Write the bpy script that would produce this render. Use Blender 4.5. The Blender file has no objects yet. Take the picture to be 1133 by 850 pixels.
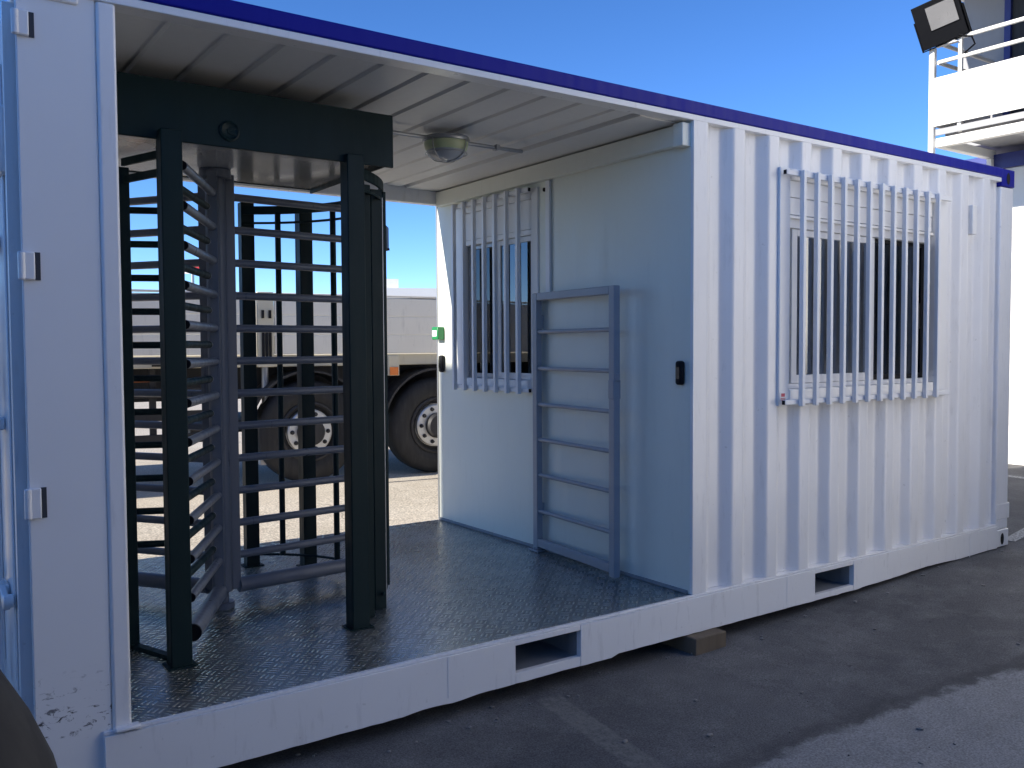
import bpy, bmesh, math, random
from mathutils import Vector, Matrix
R = math.radians
rnd = random.Random(7)
scn = bpy.context.scene
COL = scn.collection

# ------------------------------------------------------------------ scene / render
scn.view_settings.view_transform = 'Standard'
scn.view_settings.look = 'None'
scn.view_settings.gamma = 1.0
scn.view_settings.use_curve_mapping = False
scn.view_settings.exposure = 0.9
scn.render.engine = 'CYCLES'
scn.cycles.max_bounces = 10
scn.cycles.diffuse_bounces = 5
scn.cycles.glossy_bounces = 4
scn.cycles.transparent_max_bounces = 12

# ------------------------------------------------------------------ mesh collector
class MB:
    def __init__(s): s.bm = bmesh.new(); s.mi = 0
    def _fin(s, faces, smooth=False):
        for f in faces: f.material_index = s.mi; f.smooth = smooth
    def hexa(s, p):
        """8 corners: 4 bottom ccw then 4 top ccw."""
        v = [s.bm.verts.new(q) for q in p]
        fs = [s.bm.faces.new([v[i] for i in f]) for f in ((3,2,1,0),(4,5,6,7),(0,1,5,4),(1,2,6,5),(2,3,7,6),(3,0,4,7))]
        s._fin(fs); return s
    def box(s, x0, x1, y0, y1, z0, z1):
        return s.hexa([(x0,y0,z0),(x1,y0,z0),(x1,y1,z0),(x0,y1,z0),(x0,y0,z1),(x1,y0,z1),(x1,y1,z1),(x0,y1,z1)])
    def obox(s, c, ux, uy, uz, hx, hy, hz):
        c, ux, uy, uz = (Vector(a) for a in (c, ux, uy, uz))
        P = lambda a, b, d: c + ux*hx*a + uy*hy*b + uz*hz*d
        return s.hexa([P(-1,-1,-1),P(1,-1,-1),P(1,1,-1),P(-1,1,-1),P(-1,-1,1),P(1,-1,1),P(1,1,1),P(-1,1,1)])
    def bar(s, a, b, w, h, up=(0,0,1)):
        """rectangular bar a->b; w sideways, h along up."""
        a, b = Vector(a), Vector(b); d = b-a; L = d.length; d.normalize()
        up = Vector(up)
        if abs(d.dot(up)) > .98: up = Vector((1,0,0))
        sd = d.cross(up).normalized(); u = sd.cross(d).normalized()
        return s.obox((a+b)/2, d, -sd, u, L/2, w/2, h/2)
    def tube(s, a, b, r, r2=None, n=16, cap=True, inner=None):
        a, b = Vector(a), Vector(b); d = (b-a).normalized(); r2 = r if r2 is None else r2
        u = d.orthogonal().normalized(); w = d.cross(u)
        A = [s.bm.verts.new(a+(u*math.cos(t)+w*math.sin(t))*r) for t in (2*math.pi*i/n for i in range(n))]
        B = [s.bm.verts.new(b+(u*math.cos(t)+w*math.sin(t))*r2) for t in (2*math.pi*i/n for i in range(n))]
        fs = [s.bm.faces.new((A[i],A[(i+1)%n],B[(i+1)%n],B[i])) for i in range(n)]
        s._fin(fs, True)
        if cap: s._fin([s.bm.faces.new(A[::-1]), s.bm.faces.new(B)])
        return s
    def path(s, pts, r, n=10):
        """round tube along a polyline."""
        pts = [Vector(p) for p in pts]; rings = []; u = None
        for i, p in enumerate(pts):
            d = (pts[min(i+1,len(pts)-1)]-pts[max(i-1,0)]).normalized()
            u = d.orthogonal().normalized() if u is None else (u-d*u.dot(d)).normalized()
            w = d.cross(u)
            rings.append([s.bm.verts.new(p+(u*math.cos(t)+w*math.sin(t))*r) for t in (2*math.pi*k/n for k in range(n))])
        fs = []
        for A, B in zip(rings, rings[1:]):
            fs += [s.bm.faces.new((A[i],A[(i+1)%n],B[(i+1)%n],B[i])) for i in range(n)]
        s._fin(fs, True); s._fin([s.bm.faces.new(rings[0][::-1]), s.bm.faces.new(rings[-1])]); return s
    def strip(s, pts, w, h):
        """flat bar following a horizontal polyline (w radial, h vertical)."""
        pts = [Vector(p) for p in pts]; rings = []
        for i, p in enumerate(pts):
            d = (pts[min(i+1,len(pts)-1)]-pts[max(i-1,0)]).normalized(); sd = d.cross(Vector((0,0,1))).normalized()
            rings.append([s.bm.verts.new(p+sd*w/2*a+Vector((0,0,h/2*b))) for a, b in ((-1,-1),(1,-1),(1,1),(-1,1))])
        fs = []
        for A, B in zip(rings, rings[1:]):
            fs += [s.bm.faces.new((A[i],A[(i+1)%4],B[(i+1)%4],B[i])) for i in range(4)]
        fs += [s.bm.faces.new(rings[0][::-1]), s.bm.faces.new(rings[-1])]
        s._fin(fs); return s
    def lathe(s, o, ax, prof, n=32):
        """profile [(r, h)] turned about axis ax from o."""
        o, d = Vector(o), Vector(ax).normalized(); u = d.orthogonal().normalized(); w = d.cross(u); rings = []
        for r, h in prof:
            if r < 1e-6: rings.append([s.bm.verts.new(o+d*h)])
            else: rings.append([s.bm.verts.new(o+d*h+(u*math.cos(t)+w*math.sin(t))*r) for t in (2*math.pi*k/n for k in range(n))])
        fs = []
        for A, B in zip(rings, rings[1:]):
            for i in range(n):
                j = (i+1) % n
                if len(A) == 1 and len(B) == 1: continue
                if len(A) == 1: fs.append(s.bm.faces.new((A[0],B[j],B[i])))
                elif len(B) == 1: fs.append(s.bm.faces.new((A[i],A[j],B[0])))
                else: fs.append(s.bm.faces.new((A[i],A[j],B[j],B[i])))
        s._fin(fs, True); return s
    def prism(s, poly, axis, a, b):
        """polygon extruded along an axis: 'x' poly=(y,z), 'y' poly=(x,z), 'z' poly=(x,y)."""
        f = {'x': lambda p, t: (t,p[0],p[1]), 'y': lambda p, t: (p[0],t,p[1]), 'z': lambda p, t: (p[0],p[1],t)}[axis]
        A = [s.bm.verts.new(f(p,a)) for p in poly]; B = [s.bm.verts.new(f(p,b)) for p in poly]; n = len(poly)
        fs = [s.bm.faces.new((A[i],A[(i+1)%n],B[(i+1)%n],B[i])) for i in range(n)]
        fs += [s.bm.faces.new(A[::-1]), s.bm.faces.new(B)]
        s._fin(fs); return s
    def build(s, name, mats, parent=None, bevel=0.0, seg=2, sharp=35):
        bmesh.ops.recalc_face_normals(s.bm, faces=s.bm.faces[:])
        me = bpy.data.meshes.new(name); s.bm.to_mesh(me); s.bm.free()
        for m in (mats if isinstance(mats, (list, tuple)) else [mats]): me.materials.append(m)
        me.set_sharp_from_angle(angle=R(sharp))
        o = bpy.data.objects.new(name, me); COL.objects.link(o)
        if parent is not None:
            o.parent = parent
            o.matrix_parent_inverse = world_of(parent).inverted()
        if bevel > 0:
            bv = o.modifiers.new('bevel', 'BEVEL'); bv.width = bevel; bv.segments = seg
            bv.limit_method = 'ANGLE'; bv.angle_limit = R(40); bv.harden_normals = False
        return o

def world_of(o):
    m = o.matrix_basis.copy()
    while o.parent is not None:
        m = o.parent.matrix_basis @ o.matrix_parent_inverse @ m; o = o.parent
    return m
def tag(o, label=None, cat=None, group=None, kind=None):
    if label: o['label'] = label
    if cat: o['category'] = cat
    if group: o['group'] = group
    if kind: o['kind'] = kind
    return o
def thing(name, label, cat, loc=(0,0,0), group=None):
    o = bpy.data.objects.new(name, None); COL.objects.link(o); o.location = loc
    o.empty_display_size = .1
    return tag(o, label, cat, group)
def copy_tree(o, delta, parent=None):
    """copy of a thing, its parts and their sub-parts, moved by delta."""
    c = o.copy(); COL.objects.link(c)
    if parent is None: c.location = Vector(o.location)+Vector(delta)
    else:
        c.parent = parent
    for ch in list(o.children): copy_tree(ch, delta, c)
    return c

# ------------------------------------------------------------------ materials
class NT:
    def __init__(s, name):
        s.m = bpy.data.materials.new(name); s.m.use_nodes = True; s.t = s.m.node_tree
        s.p = s.t.nodes['Principled BSDF']
    def n(s, kind, **kw):
        nd = s.t.nodes.new('ShaderNode'+kind)
        for k, v in kw.items(): setattr(nd, k, v)
        return nd
    def l(s, a, b): s.t.links.new(a, b)
    def coord(s): 
        return s.n('TexCoord').outputs['Object']
    def noise(s, vec, scale, detail=4, rough=.55, dist=0):
        nd = s.n('TexNoise'); nd.inputs['Scale'].default_value = scale; nd.inputs['Detail'].default_value = detail
        nd.inputs['Roughness'].default_value = rough; nd.inputs['Distortion'].default_value = dist
        if vec is not None: s.l(vec, nd.inputs['Vector'])
        return nd.outputs['Fac']
    def mapv(s, vec, scale=(1,1,1), loc=(0,0,0), rot=(0,0,0)):
        nd = s.n('Mapping'); nd.inputs['Scale'].default_value = scale; nd.inputs['Location'].default_value = loc; nd.inputs['Rotation'].default_value = rot
        s.l(vec, nd.inputs['Vector']); return nd.outputs['Vector']
    def ramp(s, fac, stops):
        nd = s.n('ValToRGB'); el = nd.color_ramp.elements
        while len(el) < len(stops): el.new(.5)
        for e, (p, c) in zip(el, stops):
            e.position = p; e.color = (c, c, c, 1) if not isinstance(c, (tuple, list)) else (*c, 1)
        s.l(fac, nd.inputs['Fac']); return nd.outputs['Color']
    def mix(s, fac, a, b, mode='MIX'):
        nd = s.n('Mix', data_type='RGBA', blend_type=mode)
        for sock, v in ((nd.inputs[0], fac), (nd.inputs[6], a), (nd.inputs[7], b)):
            if hasattr(v, 'is_linked'): s.l(v, sock)
            elif isinstance(v, (tuple, list)): sock.default_value = (*v, 1)
            else: sock.default_value = v
        return nd.outputs[2]
    def math(s, op, a, b=None, c=None, clamp=False):
        nd = s.n('Math', operation=op, use_clamp=clamp)
        for sock, v in zip(nd.inputs, (a, b, c)):
            if v is None: continue
            if hasattr(v, 'is_linked'): s.l(v, sock)
            else: sock.default_value = v
        return nd.outputs[0]
    def bump(s, h, strength=.2, dist=.01, prev=None):
        nd = s.n('Bump'); nd.inputs['Strength'].default_value = strength; nd.inputs['Distance'].default_value = dist
        s.l(h, nd.inputs['Height'])
        if prev is not None: s.l(prev, nd.inputs['Normal'])
        return nd.outputs['Normal']
    def set(s, **kw):
        for k, v in kw.items():
            sock = s.p.inputs[k.replace('_', ' ')]
            if hasattr(v, 'is_linked'): s.l(v, sock)
            elif isinstance(v, (tuple, list)) and len(v) == 3: sock.default_value = (*v, 1)
            else: sock.default_value = v
        return s.m

def paint(name, col, rough=.45, var=.06, dirt=0.0, dirtcol=(.10,.09,.08), wave=.12, scratches=False, metallic=0, spec=.5, coat=0, fine=.05):
    t = NT(name); v = t.coord()
    a = t.noise(v, 1.3, 5); b = t.noise(t.mapv(v, (9,9,1.2)), 3, 4)
    c0 = tuple(max(0, x*(1-var)) for x in col); c1 = tuple(min(1, x*(1+var*.5)) for x in col)
    c = t.mix(t.ramp(a, [(.3,0.),(.7,1.)]), c0, c1)
    if dirt:
        k = t.ramp(t.noise(t.mapv(v, (6,6,1.0)), 4, 8, .65), [(.56,0.),(.8,1.)])
        k = t.math('MULTIPLY', k, dirt)
        c = t.mix(k, c, dirtcol)
        sp = t.ramp(t.noise(v, 38, 3, .5), [(.70,0.),(.76,1.)])
        c = t.mix(t.math('MULTIPLY', sp, dirt*.8), c, dirtcol)
    h = t.noise(v, 2.2, 3); h2 = t.noise(v, 160, 2)
    nrm = t.bump(h, wave, .02); nrm = t.bump(h2, fine, .002, nrm) if fine else nrm
    rr = t.ramp(b, [(.3,max(.05,rough-.10)),(.7,min(1,rough+.12))])
    return t.set(Base_Color=c, Roughness=rr, Normal=nrm, Metallic=metallic, Specular_IOR_Level=spec, Coat_Weight=coat, Coat_Roughness=.28)

M = {}
M['white'] = paint('white_paint', (.80,.80,.81), .36, .05, .24, coat=.6)
M['white_clean'] = paint('white_clean_paint', (.80,.80,.80), .38, .03, .05, wave=.05)
M['white_bar'] = paint('white_bar_paint', (.78,.79,.81), .4, .03, .1, wave=.03)
M['lobby'] = paint('partition_paint', (.77,.79,.71), .40, .04, .06, wave=.10)
M['ceiling'] = paint('ceiling_paint', (.72,.72,.71), .42, .05, .0, wave=.04, fine=0)
M['blue'] = paint('blue_paint', (.004,.008,.26), .55, .08, .1, (.03,.03,.16), spec=.2)
M['green'] = paint('dark_green_paint', (.003,.017,.019), .5, .15, .1, (.03,.03,.03), wave=.03, spec=.25)
M['rotor'] = paint('grey_rotor_paint', (.15,.165,.20), .36, .08, .12, (.03,.03,.035), wave=.03)
M['gate'] = paint('grey_gate_paint', (.34,.355,.385), .42, .06, .1, (.1,.1,.12), wave=.03)
M['black'] = paint('black_plastic', (.006,.006,.008), .55, .2, wave=.02, spec=.25)
M['rubber'] = paint('rubber', (.018,.018,.019), .75, .25, .5, (.06,.055,.05), wave=.02)
M['chassis'] = paint('chassis_paint', (.022,.022,.024), .6, .3, .6, (.07,.06,.05), wave=.05)
M['beige'] = paint('trailer_board_paint', (.80,.76,.66), .45, .05, .3, (.25,.22,.18), wave=.08)
M['beige_rail'] = paint('trailer_rail_paint', (.60,.55,.42), .5, .06, .35, (.25,.2,.13), wave=.05)
M['steel'] = paint('wheel_steel', (.62,.62,.60), .4, .12, .4, (.15,.13,.11), metallic=.6, wave=.02)
M['galv'] = paint('galvanised_steel', (.42,.43,.45), .38, .12, .15, metallic=.7, wave=.03)
M['orange'] = paint('orange_plastic', (.75,.20,.03), .3, .05, wave=.01)
M['callgreen'] = paint('green_plastic', (.02,.22,.07), .35, .05, wave=.01)
M['label_white'] = paint('label_white', (.8,.8,.8), .5, .03, wave=0)
M['label_red'] = paint('label_red', (.45,.06,.10), .5, .2, wave=0)
M['label_black'] = paint('label_black', (.03,.03,.03), .5, .1, wave=0)
M['office_dark'] = paint('office_interior', (.13,.125,.12), .7, .1)
M['timber'] = paint('timber', (.13,.10,.07), .85, .3, .5, (.05,.04,.03), wave=.3)
M['building_white'] = paint('building_white', (.78,.77,.74), .6, .03, .08, wave=.04)
M['building_grey'] = paint('building_grey', (.30,.30,.31), .55, .06, .06, wave=.03)
M['building_blue'] = paint('building_blue', (.03,.045,.22), .5, .1, .1, wave=.03)
M['hall_grey'] = paint('hall_cladding', (.36,.36,.36), .6, .05, .1, wave=.03)
M['shade_building'] = paint('shade_building_grey', (.20,.20,.21), .6, .08, .2, wave=.05)
M['bollard'] = paint('bollard_rubber', (.030,.028,.026), .75, .2, .3, (.06,.055,.05), wave=.05)
M['slot'] = paint('dark_slot', (.03,.035,.05), .6, .1, wave=.01)
M['pocket'] = paint('pocket_shade_grey', (.26,.28,.31), .6, .1, .5, wave=.05)  # white lining greyed: pocket's inner shade put into the colour, dirt on top
M['flood'] = paint('floodlight_casting', (.0025,.003,.005), .65, .2, wave=.02, spec=.12)
M['red'] = paint('red_paint', (.5,.03,.04), .4, .1, wave=.02)
M['hoarding'] = paint('hoarding_brown', (.22,.16,.11), .75, .15, .4, (.09,.07,.05), wave=.1)
M['silver'] = paint('reflector_silver', (.16,.16,.165), .35, .35, wave=.4)

def side_panel_mat():
    """white panel with a low band of black scuffs (wear)."""
    t = NT('scuffed_white_paint'); v = t.coord()
    a = t.noise(v, 1.3, 5)
    c = t.mix(t.ramp(a, [(.3,0.),(.7,1.)]), (.765,.77,.78), (.81,.81,.82))
    sx = t.n('SeparateXYZ'); t.l(v, sx.inputs[0])
    z = sx.outputs['Z']
    band = t.math('MULTIPLY', t.math('MULTIPLY', t.math('SUBTRACT', z, .15), 25., clamp=True),
                  t.math('MULTIPLY', t.math('SUBTRACT', .40, z), 6., clamp=True), clamp=True)
    sc = t.ramp(t.noise(t.mapv(v, (16,16,30)), 1.6, 6, .7, .6), [(.57,0.),(.63,1.)])
    k = t.math('MULTIPLY', band, sc)
    c = t.mix(k, c, (.03,.03,.035))
    nrm = t.bump(t.noise(v, 1.6, 3), .18, .03)
    return t.set(Base_Color=c, Roughness=.42, Normal=nrm)
M['panel'] = side_panel_mat()

def tread_mat():
    """aluminium five-bar tread plate."""
    t = NT('tread_plate'); v = t.coord()
    rv = t.mapv(v, rot=(0,0,R(45)))
    sx = t.n('SeparateXYZ'); t.l(rv, sx.inputs[0])
    S = .060
    u = t.math('DIVIDE', sx.outputs['X'], S); w = t.math('DIVIDE', sx.outputs['Y'], S)
    par = t.math('MODULO', t.math('ABSOLUTE', t.math('ADD', t.math('FLOOR', u), t.math('FLOOR', w))), 2.)
    fu = t.math('SUBTRACT', t.math('FRACT', u), .5); fw = t.math('SUBTRACT', t.math('FRACT', w), .5)
    def sel(a, b):   # parity ? a : b
        return t.math('ADD', t.math('MULTIPLY', par, a), t.math('MULTIPLY', t.math('SUBTRACT', 1., par), b))
    along = sel(fu, fw); across = sel(fw, fu)
    bars = t.math('COSINE', t.math('MULTIPLY', across, 2*math.pi*3.0))
    bars = t.math('MULTIPLY', t.math('SUBTRACT', bars, .05), 1.5, clamp=True)
    lim = t.math('MULTIPLY', t.math('SUBTRACT', .37, t.math('ABSOLUTE', along)), 8., clamp=True)
    lim2 = t.math('MULTIPLY', t.math('SUBTRACT', .48, t.math('ABSOLUTE', across)), 12., clamp=True)
    h = t.math('MULTIPLY', t.math('MULTIPLY', bars, lim), lim2)
    h = t.math('ADD', h, t.math('MULTIPLY', t.noise(v, 3.0, 3), .35))
    bar = t.math('MULTIPLY', t.math('MULTIPLY', bars, lim), lim2)
    nrm = t.bump(h, 1.0, .009)
    wear = t.noise(v, 2.3, 6, .6)
    c = t.mix(t.ramp(wear, [(.35,0.),(.7,1.)]), (.27,.275,.27), (.44,.445,.435))
    dirt = t.ramp(t.noise(v, 5, 8, .7), [(.5,0.),(.75,1.)])
    c = t.mix(t.math('MULTIPLY', dirt, .45), c, (.20,.195,.19))
    c = t.mix(t.math('MULTIPLY', bar, .8), c, (.74,.735,.69))
    rr = t.math('ADD', t.math('MULTIPLY', dirt, .18), t.math('MULTIPLY', wear, .22))
    rr = t.math('SUBTRACT', t.math('ADD', rr, .20), t.math('MULTIPLY', bar, .10))
    return t.set(Base_Color=c, Metallic=.9, Roughness=rr, Normal=nrm)
M['tread'] = tread_mat()

def ground_mat(name, base, dark, light, grain=240, bumps=.35, crack=True, patch=.6, spots=True, repair=False):
    t = NT(name); v = t.coord()
    big = t.noise(v, .55, 6, .6); mid = t.noise(v, 3.5, 7, .65); fine = t.noise(v, grain, 3, .6)
    c = t.mix(t.ramp(big, [(.35,0.),(.65,1.)]), dark, base)
    c = t.mix(t.math('MULTIPLY', t.ramp(mid, [(.45,0.),(.72,1.)]), patch), c, light)
    f = t.ramp(fine, [(.3,.50),(.7,1.5)])
    c = t.mix(.95, c, f, 'MULTIPLY')
    if spots:
        s1 = t.ramp(t.noise(v, 11, 4, .6), [(.69,0.),(.74,1.)])
        c = t.mix(t.math('MULTIPLY', s1, .55), c, tuple(x*.35 for x in dark))
        vo = t.n('TexVoronoi', feature='F1'); vo.inputs['Scale'].default_value = 46; t.l(v, vo.inputs['Vector'])
        peb = t.ramp(vo.outputs['Distance'], [(.05,1.),(.12,0.)])
        gate = t.ramp(t.noise(v, 19, 2), [(.55,0.),(.62,1.)])
        c = t.mix(t.math('MULTIPLY', t.math('MULTIPLY', peb, gate), .6), c, tuple(min(1,x*2.2) for x in light))
    h = t.math('ADD', t.math('MULTIPLY', fine, .5), t.math('MULTIPLY', mid, .9))
    if crack:
        vo2 = t.n('TexVoronoi', feature='DISTANCE_TO_EDGE'); vo2.inputs['Scale'].default_value = .55
        dv = t.n('VectorMath', operation='ADD'); nz = t.n('TexNoise'); nz.inputs['Scale'].default_value = 2.5; nz.inputs['Detail'].default_value = 6
        t.l(v, nz.inputs['Vector']); sc = t.n('VectorMath', operation='SCALE'); sc.inputs['Scale'].default_value = .5
        t.l(nz.outputs['Color'], sc.inputs[0]); t.l(v, dv.inputs[0]); t.l(sc.outputs[0], dv.inputs[1]); t.l(dv.outputs[0], vo2.inputs['Vector'])
        ck = t.ramp(vo2.outputs['Distance'], [(.0,1.),(.006,0.)])
        ck = t.math('MULTIPLY', ck, t.ramp(t.noise(v, 1.1, 2), [(.5,0.),(.6,1.)]))
        c = t.mix(t.math('MULTIPLY', ck, .7), c, tuple(x*.3 for x in dark))
    if repair:   # an older, paler, coarser surface beyond a ragged seam
        sx = t.n('SeparateXYZ'); t.l(v, sx.inputs[0]); X, Y = sx.outputs['X'], sx.outputs['Y']
        ln = t.math('ADD', t.math('MULTIPLY', t.math('SUBTRACT', X, 1.95), -.085), -1.0)
        ln = t.math('ADD', ln, t.math('MULTIPLY', t.math('SINE', t.math('MULTIPLY', t.math('SUBTRACT', X, 1.9), 1.3)), .10))
        wob = t.math('MULTIPLY', t.math('SUBTRACT', t.noise(v, 5.5, 8, .68), .5), .30)
        d = t.math('ADD', t.math('SUBTRACT', ln, Y), wob)
        left = t.math('MULTIPLY', t.math('SUBTRACT', X, t.math('ADD', 1.75, wob)), 9., clamp=True)
        msk = t.math('MULTIPLY', t.math('MULTIPLY', d, 22., clamp=True), left)
        rim = t.math('MULTIPLY', t.math('SUBTRACT', 1., t.math('MULTIPLY', t.math('ABSOLUTE', t.math('ADD', d, .03)), 16.), clamp=True), left)
        g2 = t.ramp(t.noise(v, 120, 3, .65), [(.3,.55),(.7,1.5)])
        c2 = t.mix(.85, t.mix(t.noise(v, 7, 5), (.17,.17,.172), (.27,.27,.27)), g2, 'MULTIPLY')
        lx = t.math('ABSOLUTE', t.math('SUBTRACT', X, t.math('ADD', 1.972, t.math('MULTIPLY', Y, .139))))
        lm = t.math('MULTIPLY', t.math('SUBTRACT', t.math('ADD', .064, t.math('MULTIPLY', wob, .12)), lx), 90., clamp=True)
        lm = t.math('MULTIPLY', lm, t.math('MULTIPLY', t.math('SUBTRACT', t.math('SUBTRACT', 0., Y), .03), 30., clamp=True))
        lm = t.math('MULTIPLY', lm, t.math('MULTIPLY', t.math('ADD', Y, 2.2), 4., clamp=True))
        lm = t.math('MULTIPLY', lm, t.ramp(t.noise(v, 38, 7, .75), [(.36,1.),(.60,.12)]))
        c = t.mix(t.math('MULTIPLY', lm, .8), c, (.21,.205,.19))
        c = t.mix(msk, c, c2)
        c = t.mix(t.math('MULTIPLY', rim, .55), c, (.045,.045,.047))
        scr = t.ramp(t.noise(t.mapv(v, (3.,14.,1.), rot=(0,0,R(24))), 1.0, 7, .75), [(.66,0.),(.74,1.)])
        c = t.mix(t.math('MULTIPLY', scr, .35), c, (.30,.295,.285))
    nrm = t.bump(h, bumps, .006)
    return t.set(Base_Color=c, Roughness=.88, Normal=nrm, Specular_IOR_Level=.3)
M['asphalt'] = ground_mat('asphalt', (.115,.114,.116), (.070,.071,.076), (.185,.182,.18), grain=150, bumps=.7, crack=False, repair=True)
M['grit'] = paint('grit_stone', (.22,.21,.195), .9, .45, .2)
M['yard'] = ground_mat('pale_concrete', (.55,.49,.40), (.44,.39,.31), (.60,.55,.46), grain=60, bumps=.25, patch=.5)
M['seam'] = ground_mat('dark_seam', (.06,.06,.062), (.045,.045,.047), (.10,.10,.10), crack=False)
def line_mat():
    t = NT('worn_line_paint'); v = t.coord()
    k = t.ramp(t.noise(v, 55, 5, .7), [(.42,0.),(.60,1.)])
    c = t.mix(k, (.5,.5,.48), (.12,.12,.12))
    return t.set(Base_Color=c, Roughness=.85)
M['line'] = line_mat()
def glass_mat(name, tint=(.5,.55,.55), rough=.0, base=.06):
    m = bpy.data.materials.new(name); m.use_nodes = True; t = m.node_tree; t.nodes.clear()
    out = t.nodes.new('ShaderNodeOutputMaterial'); mx = t.nodes.new('ShaderNodeMixShader')
    tr = t.nodes.new('ShaderNodeBsdfTransparent'); tr.inputs[0].default_value = (*tint, 1)
    gl = t.nodes.new('ShaderNodeBsdfGlossy'); gl.inputs['Roughness'].default_value = rough; gl.inputs[0].default_value = (.95,.97,1,1)
    lw = t.nodes.new('ShaderNodeLayerWeight'); lw.inputs['Blend'].default_value = .25
    mp = t.nodes.new('ShaderNodeMapRange'); mp.inputs[3].default_value = base; mp.inputs[4].default_value = 1.0
    t.links.new(lw.outputs['Fresnel'], mp.inputs[0]); t.links.new(mp.outputs[0], mx.inputs[0])
    t.links.new(tr.outputs[0], mx.inputs[1]); t.links.new(gl.outputs[0], mx.inputs[2]); t.links.new(mx.outputs[0], out.inputs[0])
    return m
M['glass'] = glass_mat('window_glass', (.45,.5,.52), .0, .10)
M['glass_front'] = glass_mat('front_window_glass', (.45,.5,.52), .0, .24)
M['glass_dark'] = glass_mat('dark_window_glass', (.3,.32,.34), .0, .04)
def frosted():
    t = NT('lamp_diffuser')
    return t.set(Base_Color=(.62,.68,.42), Roughness=.3, Transmission_Weight=.15, Subsurface_Weight=.2)
M['diffuser'] = frosted()
def clearcup():
    t = NT('lamp_glass'); return t.set(Base_Color=(.55,.58,.62), Roughness=.10, Transmission_Weight=.15, IOR=1.45)
M['lampglass'] = clearcup()
def glossy_white():
    t = NT('glossy_underside'); v = t.coord()
    return t.set(Base_Color=(.78,.76,.72), Metallic=.6, Roughness=t.ramp(t.noise(v, 6, 4), [(.3,.12),(.7,.22)]))
M['under'] = glossy_white()

# ------------------------------------------------------------------ camera
cam_d = bpy.data.cameras.new('camera'); cam = bpy.data.objects.new('camera', cam_d); COL.objects.link(cam)
cam_d.sensor_fit = 'HORIZONTAL'; cam_d.sensor_width = 36.0
cam_d.lens = 994.48/1133*36.0
cam_d.clip_start = .05; cam_d.clip_end = 2000
CP = Vector((-.36216, -3.09764, 1.40359)); yaw, pit, rol = .956933, -.0416722, -.0053928
f = Vector((math.cos(yaw)*math.cos(pit), math.sin(yaw)*math.cos(pit), math.sin(pit)))
r0 = Vector((math.sin(yaw), -math.cos(yaw), 0)); u0 = r0.cross(f)
r_ = r0*math.cos(rol)+u0*math.sin(rol); u_ = -r0*math.sin(rol)+u0*math.cos(rol)
mw = Matrix(((r_.x,u_.x,-f.x,CP.x),(r_.y,u_.y,-f.y,CP.y),(r_.z,u_.z,-f.z,CP.z),(0,0,0,1)))
cam.matrix_world = mw
scn.camera = cam

# ------------------------------------------------------------------ light
SUN = Vector((-1, .13, .50)).normalized()
w = bpy.data.worlds.new('World'); scn.world = w; w.use_nodes = True
nt = w.node_tree; bg = nt.nodes['Background']; sky = nt.nodes.new('ShaderNodeTexSky')
sky.sky_type = 'NISHITA'; sky.sun_disc = False
sky.sun_elevation = math.asin(SUN.z); sky.sun_rotation = math.atan2(SUN.x, SUN.y)
sky.altitude = 0; sky.air_density = .5; sky.dust_density = .0; sky.ozone_density = 2.6
hsv = nt.nodes.new('ShaderNodeHueSaturation'); hsv.inputs['Saturation'].default_value = 1.2; hsv.inputs['Hue'].default_value = .506
nt.links.new(sky.outputs[0], hsv.inputs['Color']); nt.links.new(hsv.outputs[0], bg.inputs['Color']); bg.inputs['Strength'].default_value = .15
sl = bpy.data.lights.new('sun', 'SUN'); sl.energy = 5.0; sl.angle = R(.53); sl.color = (1.0,.93,.82)
so = bpy.data.objects.new('sun', sl); COL.objects.link(so); so.location = (-6,4,12)
so.rotation_euler = (-SUN).to_track_quat('-Z', 'Y').to_euler()

# ------------------------------------------------------------------ ground
def sm(a, b, x):
    t = min(1, max(0, (x-a)/(b-a))); return t*t*(3-2*t)
def zg(x, y):
    near = -.115 + .111*sm(2.4, 5.9, x)
    return near + (.03-near)*sm(2.6, 4.8, y)
def sheet(name, xs, ys, mat, dz, kind='structure', inside=None):
    bm = bmesh.new(); g = {}
    for i, x in enumerate(xs):
        for j, y in enumerate(ys): g[i,j] = bm.verts.new((x, y, zg(x,y)+dz))
    for i in range(len(xs)-1):
        for j in range(len(ys)-1):
            fc = bm.faces.new((g[i,j],g[i+1,j],g[i+1,j+1],g[i,j+1])); fc.smooth = True
    me = bpy.data.meshes.new(name); bm.to_mesh(me); bm.free(); me.materials.append(mat)
    o = bpy.data.objects.new(name, me); COL.objects.link(o); o['kind'] = kind; return o
fine = [-3+.25*i for i in range(57)]
sheet('ground', [-900,-300,-100,-40,-15,-6]+fine+[13,20,45,120,400,900], [-900,-300,-100,-40,-15,-8,-5]+[-4+.25*i for i in range(49)]+[10,16,30,60,150,400,900], M['asphalt'], 0)
sheet('concrete_yard', [-14,-8,-4]+[-3+.25*i for i in range(57)]+[13,20,40,70], [2.52+.25*i for i in range(24)]+[9,12,20,34], M['yard'], .004)
sheet('bounce_apron', [3.5+.5*i for i in range(12)]+[12], [-7,-5.2,-4,-3,-2.5,-2.0], M['yard'], .004)  # pale ground added out of view to bounce sunlight onto the front
def decal(name, poly, mat, dz, cuts=3):
    bm = bmesh.new(); bm.faces.new([bm.verts.new((x,y,zg(x,y)+dz)) for x, y in poly])
    bmesh.ops.triangulate(bm, faces=bm.faces[:])
    if cuts: bmesh.ops.subdivide_edges(bm, edges=bm.edges[:], cuts=cuts, use_grid_fill=True)
    for v in bm.verts: v.co.z = zg(v.co.x, v.co.y)+dz
    me = bpy.data.meshes.new(name); bm.to_mesh(me); bm.free(); me.materials.append(mat)
    o = bpy.data.objects.new(name, me); COL.objects.link(o); o['kind'] = 'structure'; return o
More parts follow.
